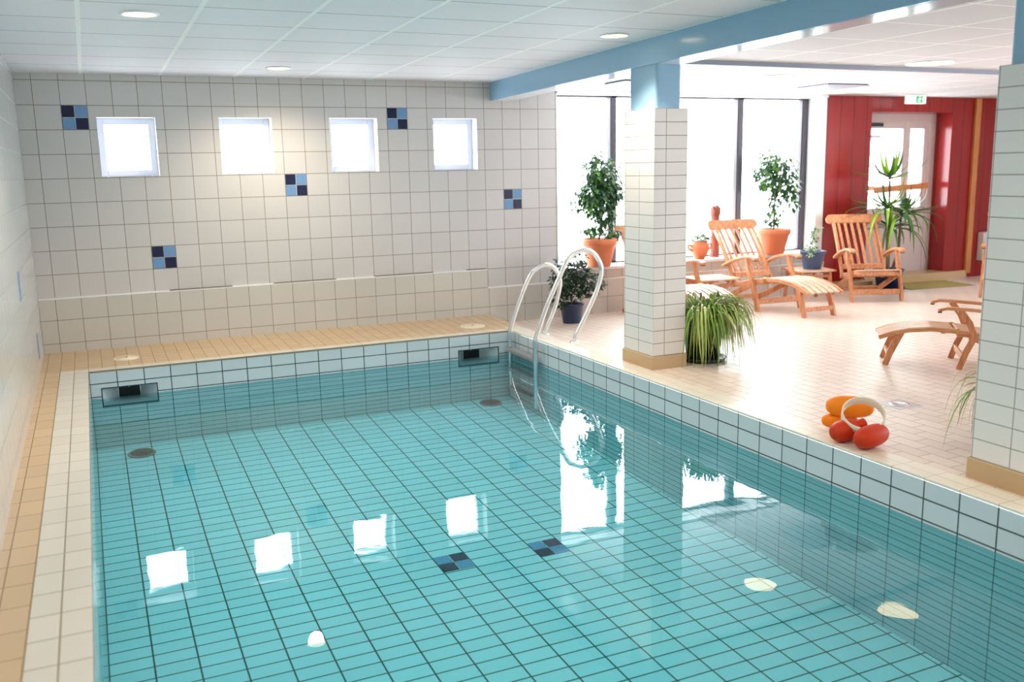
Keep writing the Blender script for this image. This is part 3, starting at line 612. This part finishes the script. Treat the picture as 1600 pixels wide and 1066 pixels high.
pot(r, .10, .142, .21, 'bluepot2', rim=.02, rimh=.02)
bushy(r, random.Random(5), [((-.02, 0, .26), (.06, .06, .06), 46), ((.0, 0, .36), (.045, .045, .06), 40), ((.02, 0, .45), (.05, .05, .04), 34), ((-.09, -.09, .20), (.04, .04, .06), 26), ((.06, 0, .47), (.04, .03, .025), 12)], [(0, 0, .18), (.0, 0, .3), (.01, 0, .46)], .045, .026, ['leafv', 'leafv', 'leafd'], .3, .006)
r = empty('potted_succulent', (6.63, -.0, .432)); tag(r, 'small green plant in a round terracotta wall pot on the window sill', 'plant')
q = MB(); q.lathe([(0, 0), (.05, 0), (.085, .05), (.112, .11), (.105, .16), (.085, .195), (.09, .205), (.078, .205), (.075, .18)], (0, 0, 0), M['terra'], 32); p = q.build('pot', r)
q = MB()
for sx in (-1, 1): q.tube(smooth([(sx*.10, 0, .15), (sx*.15, 0, .165), (sx*.155, 0, .13), (sx*.10, 0, .10)], 5), .013, M['terra'], 8)
q.build('handle', p)
bushy(r, random.Random(6), [((-.01, 0, .23), (.075, .06, .035), 60), ((.06, -.04, .20), (.05, .04, .03), 24)], [(0, 0, .17), (0, 0, .2), (0, 0, .23)], .05, .03, ['leafd', 'leafv'], -.2, .006)
# carved log on the sill
r = empty('carved_post', (6.93, .12, .432)); tag(r, 'short carved wooden post with ragged top standing on the window sill', 'ornament')
q = MB(); q.lathe([(0, 0), (.052, 0), (.055, .02), (.05, .2), (.053, .21), (.053, .225), (.05, .235), (.05, .48), (.06, .5), (.062, .56)], (0, 0, 0), M['log'], 14, False)
q.add([(.062*cos(2*pi*k/14), .062*sin(2*pi*k/14), .56) for k in range(14)]+[(.03*cos(2*pi*k/14), .03*sin(2*pi*k/14), .56+(.04 if k % 3 else .0)) for k in range(14)]+[(0, 0, .57)], [(k, (k+1) % 14, 14+(k+1) % 14, 14+k) for k in range(14)]+[(14+k, 14+(k+1) % 14, 28) for k in range(14)], M['log'])
q.build('shaft', r)
q = MB()
for z in (.23, .48): q.lathe([(.056, -.008), (.061, 0), (.056, .008)], (0, 0, z), M['log'], 18)
q.build('carved_ring', r)

def strap(mb, p, az, reach, rise, drop, w, m, R, n=8, tw=0, keep=None):
    # arching strap leaf from p; rises then hangs
    pts = []; d = Vector((cos(az), sin(az), 0)); sd = Vector((-sin(az), cos(az), 0))
    for i in range(n+1):
        t = i/n; pts.append(Vector(p)+d*reach*(1-(1-t)**1.7)+Vector((0, 0, rise*4*t*(1-t)*(1-t*.3)-drop*t**2.2))+sd*tw*t*t)
    if keep and not all(keep(v) for v in pts): return
    vs = []
    for i, q_ in enumerate(pts):
        t = i/n; ww = w*(min(1, .5+t*3))*(1-t**2.2)+.0012
        vs += [q_+sd*ww/2+Vector((0, 0, ww*.25)), q_, q_-sd*ww/2+Vector((0, 0, ww*.25))]
    mb.add(vs, [f for i in range(n) for f in ((3*i, 3*i+1, 3*i+4, 3*i+3), (3*i+1, 3*i+2, 3*i+5, 3*i+4))], m, True)
def spider(x, y, label, n, seed, sc_=1., potr=.135, keep=None):
    r = empty('spider_plant', (x, y, fz(y))); tag(r, label, 'plant')
    q = MB(); q.lathe([(0, 0), (potr*1.25, 0), (potr*1.38, .03), (potr*1.3, .03), (potr*1.2, .012), (0, .012)], (0, 0, 0), M['black'], 32); q.build('saucer', r)
    q = MB(); h = .30*sc_; q.lathe([(0, .012), (potr*.92, .012), (potr*1.12, h-.03), (potr*1.2, h-.03), (potr*1.2, h), (potr*1.1, h), (potr*1.05, h-.03), (0, h-.03)], (0, 0, 0), M['black'], 32); q.build('pot', r)
    R = random.Random(seed); lf = MB()
    for k in range(n):
        az = R.uniform(0, 2*pi); rr = potr*.8*sqrt(R.random()); p = (rr*cos(az), rr*sin(az), h-.03)
        az2 = az+R.gauss(0, .5); dr = R.choice((0, 1, 1, 1))
        m = M[R.choices(('spid', 'spidl', 'spidb'), (6, 3, .7))[0]]
        if dr: strap(lf, p, az2, R.uniform(.14, .32)*sc_*(1+.25*max(0, cos(az2))), R.uniform(.11, .21)*sc_, R.uniform(.08, .29)*sc_, R.uniform(.014, .024), m, R, 8, R.gauss(0, .05), keep)
        else: strap(lf, p, az2, R.uniform(.12, .34)*sc_, R.uniform(.15, .26)*sc_, R.uniform(-.02, .12)*sc_, R.uniform(.010, .017), m, R, 8, R.gauss(0, .06), keep)
    for k in range(14):
        az = R.uniform(-.6, .9); strap(lf, (0, 0, h), az, R.uniform(.38, .5)*sc_, R.uniform(.12, .24)*sc_, R.uniform(.0, .2)*sc_, .012, M['spidl'], R, 10)
    lf.build('foliage', r); return r
spider(4.60, -2.86, 'big spider plant in a black pot beside the tiled column', 440, 21, 1.05, keep=lambda v: v.x > -.225 or v.y < -.15)
spider(4.64, -5.52, 'spider plant half hidden behind the right pillar', 60, 5, .9, .1, keep=lambda v: v.x > -.27 or v.y > .0)
# yucca
r = empty('potted_yucca', (9.2, -.34, fz(-.34))); tag(r, 'tall yucca with strap leaves in a dark pot before the glazed door', 'plant')
q = MB(); q.lathe([(0, 0), (.17, 0), (.2, .05), (.19, .05), (.16, .015), (0, .015)], (0, 0, 0), M['black'], 30); q.build('saucer', r)
p_ = pot(r, .12, .17, .27, 'bluepot', rim=.02, rimh=.03)
q = MB(); lf = MB(); R = random.Random(9)
heads = [((-.06, 0, 1.34), .50, 18, 1), ((-.12, -.04, .98), .50, 26, 0), ((.12, -.03, .90), .50, 30, 0), ((.02, .04, .74), .48, 28, 0)]
for (c, L, n, hi) in heads:
    c = Vector(c); q.tube(smooth([(c.x*.2, c.y*.3, .2), (c.x*.8+.01, c.y, c.z*.55), c], 4), .02, M['bark'], 8, .013)
    for k in range(n):
        t = k/n; az = k*2.4+R.uniform(-.3, .3); th = radians((12+75*t) if hi else (25+70*t))
        d = L*R.uniform(.8, 1.15); base = c+Vector((0, 0, .06*(1-t)))
        strap(lf, base, az, d*sin(th), .04, -d*cos(th)+(d*.12*t if hi else d*R.uniform(.35, .95)*(.3+t)), .052 if hi else .046, M['yuccal' if (hi and k < 4) or R.random() < .15 else 'yucca'], R, 7, 0, lambda v: v.y < .41)
q.build('trunk', r); lf.build('foliage', r)

# ---------------------------------------------------------------- mat, radiator, exercise floats
r = empty('door_mat', (9.98, -.26, fz(-.3)), radians(-8)); tag(r, 'straw coloured door mat on the floor before the red wall door', 'mat')
q = MB(); q.box((-.48, -.27, 0), (.48, .27, .012), M['mat']); q.build('pile', r, .004)
q = MB()
for a, c in (((-.5, -.29, 0), (.5, -.27, .009)), ((-.5, .27, 0), (.5, .29, .009)), ((-.5, -.27, 0), (-.48, .27, .009)), ((.48, -.27, 0), (.5, .27, .009))): q.box(a, c, plain('mat_border', lin(120, 110, 80), .9))
q.build('border', r)
r = empty('wall_heater', (11.42, .1, .14)); tag(r, 'small white heater on the red planks beside the right pillar', 'heater')
q = MB(); q.box((-.16, -.1, 0), (.2, 0, .38), M['heater']); q.build('casing', r, .012)
q = MB()
for k in range(5): q.box((-.13, -.103, .05+.06*k), (.17, -.098, .062+.06*k), M['gray'])
q.build('grille', r)

def rotm(az, el): return (Matrix.Rotation(az, 3, 'Z') @ Matrix.Rotation(-el, 3, 'Y'))
FZ = .002
r = empty('swim_dumbbell', (3.99, -5.0, FZ)); tag(r, 'red foam swim float with a cream plastic band on the pool edge', 'swim float', 'foam swim floats on the pool edge')
fl_ = [Vector((3.98, -5.20, .062)), Vector((3.955, -5.05, .06))]
O = Vector((3.99, -5.0, FZ))
for p, az in zip(fl_, (radians(14), radians(8))):
    q = MB(); q.ellipsoid(p-O, (.128 if az > .2 else .11, .062, .060), M['redfoam'], rotm(az, 0), 2.6); q.build('float', r)
q = MB(); q.tube([fl_[0]-O+Vector((0.01, 0, .0)), fl_[1]-O], .022, M['redfoam'], 14); q.build('handle', r); q = MB(); q.tube([Vector((3.99, -5.07, .08))-O, Vector((4.05, -5.08, .095))-O], .028, M['redfoam'], 14); q.build('handle', r)
q = MB(); axs = Vector((-.36, -.46, .81)).normalized()
prof2 = [(.105, -.026), (.113, -.026), (.113, .026), (.105, .026), (.105, -.026)]
q.lathe(prof2, Vector((4.03, -5.09, .14))-O, M['cream'], 40, axis=axs); q.build('band', r)
r = empty('swim_dumbbell', (4.11, -4.80, -.012)); tag(r, 'orange foam swim float lying behind the red one on the tiles', 'swim float', 'foam swim floats on the pool edge')
O = Vector((4.11, -4.80, -.012)); a_ = radians(-42)
for p, ln, rr in ((Vector((4.15, -4.87, .125)), .13, .062), (Vector((4.12, -4.83, .035)), .10, .045)):
    q = MB(); q.ellipsoid(p-O, (ln, rr, rr), M['orange'], rotm(a_, radians(0)), 2.6); q.build('float', r)
q = MB(); q.tube([Vector((4.15, -4.86, .12))-O, Vector((4.13, -4.83, .04))-O], .02, M['orange'], 14); q.build('handle', r)
